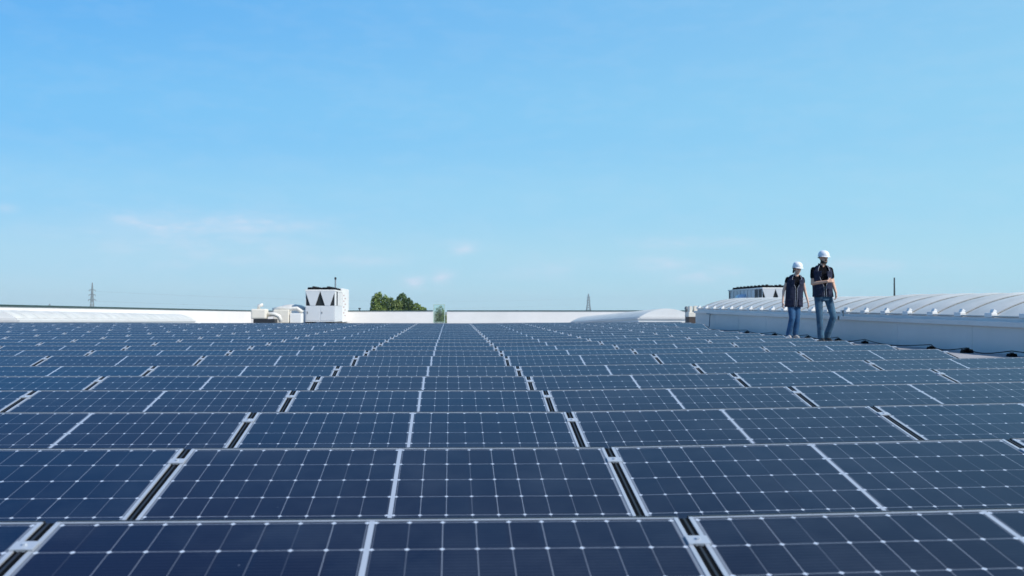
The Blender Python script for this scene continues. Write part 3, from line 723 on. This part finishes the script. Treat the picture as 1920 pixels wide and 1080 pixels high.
    m = MB(); m.cap(hp(-.09, .06, .012), .011, hp(0, .115, .004), .014); m.cap(hp(.09, .06, .012), .011, hp(0, .115, .004), .014)
    m.build('head_band', SHIRT, hl, smooth=True)
    # shirt: torso and sleeves
    m = MB(); wA, dA = P_['bulk']
    m.loft([(pv + Vector((0, 0, -.03)), wA * .86, dA), ((pv * .6 + ch * .4), wA * .80, dA * .95), (ch, wA * .98, dA * 1.04), (nk + Vector((0, .005, -.085)), wA * .92, dA * .84), (nk + Vector((0, .01, -.035)), wA * .58, dA * .66), (nk + Vector((0, .015, -.002)), wA * .38, dA * .56)], 22)
    for a in P_['arms']:
        S, E, _w = (Vector(v) for v in a['j']); m.cap(S, .060 * k + .003, S + (E - S) * P_['sleeve'], .056 * k + .004)
    if male: m.cap(nk + Vector((-.07, -.01, .01)), .016, nk + Vector((-.02, -.085, -.06)), .012); m.cap(nk + Vector((.07, -.01, .01)), .016, nk + Vector((.02, -.085, -.06)), .012)
    bake(m.build('shirt', SHIRT, root), SMOOTH(.010, 4))
    # open neckline skin patch
    m = MB(); m.ball(nk + Vector((0, -.052 if male else -.058, -.035)), (.026 if male else .044, .034, .046 if male else .036), None, 14); m.build('throat', sk, root, smooth=True)
    # vest: open shell with a V front, thickened
    vb = P_['vest_bottom']; m = MB(); NS = 40
    lev = []
    for i in range(17):
        q = i / 16; z = vb + (nk.z - .015 - vb) * q
        tt = (z - pv.z) / (ch.z - pv.z)
        c = pv.lerp(ch, tt) if z < ch.z else ch.lerp(nk, (z - ch.z) / (nk.z - ch.z)); c = Vector((c.x, c.y, z))
        u = (z - ch.z) / (nk.z - ch.z)
        if z < ch.z: a = wA * (1.10 - .06 * math.sin(max(0, min(1, (z - vb) / (ch.z - vb))) * math.pi)); d_ = dA * 1.20
        else: a = wA * (1.10 - .05 * u if u < .38 else 1.081 - .62 * ((u - .38) / .62) ** 1.15); d_ = dA * (1.20 - .42 * max(0, u) ** 1.5)
        vg = max(0, (z - P_['vee']) / (nk.z - P_['vee'])); th0 = .07 + .66 * vg ** .75
        ring = []
        for j in range(NS + 1):
            th = th0 + (2 * math.pi - 2 * th0) * j / NS; x, y = math.sin(th), -math.cos(th)
            fold = 1 + .018 * noise.noise(Vector((x * 3 + loc[0], y * 3, z * 9))) * (2 if z < ch.z else 1)
            e = 2 / 2.35; ring.append(m.b.verts.new((c.x + a * fold * math.copysign(abs(x) ** e, x), c.y + d_ * fold * math.copysign(abs(y) ** e, y), z)))
        lev.append(ring)
    for i in range(16):
        for j in range(NS): m.b.faces.new((lev[i][j], lev[i][j + 1], lev[i + 1][j + 1], lev[i + 1][j]))
    edges = [[Vector(lev[i][j].co) for i in range(17)] for j in (0, NS)]
    vs = bake(m.build('vest', VEST, root), [('SOLIDIFY', dict(thickness=.010, offset=0)), ('SUBSURF', dict(levels=1, render_levels=1))])
    for e_ in edges:
        m = MB(); m.tube([p + Vector((0, -.006, 0)) for p in e_], .006, 6); m.build('piping', PIPING, vs, smooth=True)
    for sx in (-1, 1):
        for (zz_, hh) in (((vb + .10), .13), ((ch.z + .02), .10)):
            x = sx * wA * .58; tt = (zz_ - pv.z) / (ch.z - pv.z); c = pv.lerp(ch, tt)
            m = MB(); m.box((c.x + x, c.y - dA * 1.20 * .86 - .004, zz_), (.115, .022, hh), Matrix.Rotation(sx * .48, 3, 'Z'), .006); m.box((c.x + x, c.y - dA * 1.2 * .86 - .012, zz_ + hh * .42), (.12, .022, .035), Matrix.Rotation(sx * .48, 3, 'Z'), .005)
            m.build('pocket', VEST, vs)
    # jeans
    m = MB()
    m.loft([(pv + Vector((0, 0, -.14)), .15, .105), (pv + Vector((0, 0, -.05)), .168, .115), (pv + Vector((0, 0, .04)), .155, .105)], 20)
    for lg in P_['legs']:
        Hh, K, A, F = (Vector(v) for v in lg); fl = P_['flare']
        m.cap(Hh, .089, Hh.lerp(K, .5), .077); m.cap(Hh.lerp(K, .5), .077, K, .066); m.cap(K, .066, K.lerp(A, .5), .066); m.cap(K.lerp(A, .5), .066, A + Vector((0, 0, .02)), .056 + fl)
    bake(m.build('jeans', JEANM if male else JEANW, root), SMOOTH(.012, 5))
    for lg in P_['legs']:
        A, F = Vector(lg[2]), Vector(lg[3]); d = (F - A); d.z = 0; d.normalize()
        m = MB(); base = Vector((A.x, A.y, .045))
        m.cap(base - d * .045, .043, base + d * .08, .043); m.cap(base + d * .08, .042, base + d * .16 + Vector((0, 0, -.012)), .032); m.cap(base, .045, base + Vector((0, 0, .06)), .045)
        for v in m.b.verts: v.co.z = max(v.co.z, 0.002)
        bake(m.build('shoe', SHOED if male else SHOEL, root), SMOOTH(.009, 3))
    root.scale = (1.035, 1.035, 1.048)
    return root
zm = zroof(7.75, 21.08); zw = zroof(7.94, 23.4)
person((7.75, 21.08, zm), 'bearded man in white helmet, dark vest and blue jeans, one forearm across his chest', dict(
    head=(-.015, -.045, 1.662), neck=(-.035, 0, 1.545), chest=(-.04, 0, 1.33), pelvis=(-.015, .01, .96), yaw=R(14), tilt=R(5),
    arms=[dict(j=[(-.205, 0, 1.435), (-.240, -.03, 1.165), (-.01, -.235, 1.205)], d=(1, -.15, .12), n=(-.1, .9, -.3), s=(0, 0, 1), curl=.75),
          dict(j=[(.130, 0, 1.435), (.195, .02, 1.18), (.205, -.12, .985)], d=(-.05, -.25, -1), n=(-1, 0, 0), s=(0, -1, 0), curl=.55)],
    legs=[[(-.105, .01, .90), (-.100, -.03, .50), (-.060, .0, .09), (-.07, -.16, .03)], [(.090, .01, .90), (.175, -.05, .52), (.095, .10, .10), (.13, -.06, .03)]],
    bulk=(.185, .115), sleeve=.50, vest_bottom=.90, vee=1.12, flare=.012), True)
person((7.94, 23.4, zw), 'woman in white helmet, long dark vest and bright blue jeans, walking with arms hanging', dict(
    head=(.03, -.05, 1.535), neck=(.005, 0, 1.425), chest=(-.015, 0, 1.22), pelvis=(-.03, .01, .88), yaw=R(10), tilt=R(10),
    arms=[dict(j=[(-.175, 0, 1.315), (-.262, .03, 1.055), (-.305, -.04, .80)], d=(-.02, -.12, -1), n=(1, 0, 0), s=(0, -1, 0), curl=.5),
          dict(j=[(.155, 0, 1.315), (.225, .03, 1.055), (.272, -.04, .80)], d=(.06, -.10, -1), n=(-1, 0, 0), s=(0, -1, 0), curl=.5)],
    legs=[[(-.105, .01, .82), (-.105, -.07, .46), (-.150, .02, .09), (-.17, -.13, .03)], [(.04, .01, .82), (.030, -.01, .46), (.010, .05, .09), (.02, -.10, .03)]],
    bulk=(.180, .112), sleeve=.22, vest_bottom=.70, vee=1.13, flare=.008), False)

# ------------------------------------------------------------------ air
g = MB(); g.mm((-2500, -200, -1.2), (2500, 4000, 62)); 
hz = bpy.data.materials.new('haze_air'); hz.use_nodes = True; t = hz.node_tree; t.nodes.clear()
v = t.nodes.new('ShaderNodeVolumePrincipled'); v.inputs['Color'].default_value = (.80, .90, 1, 1); v.inputs['Density'].default_value = .00009; v.inputs['Anisotropy'].default_value = 0
oo = t.nodes.new('ShaderNodeOutputMaterial'); t.links.new(v.outputs[0], oo.inputs['Volume'])
tag(g.build('haze', hz), kind='stuff')
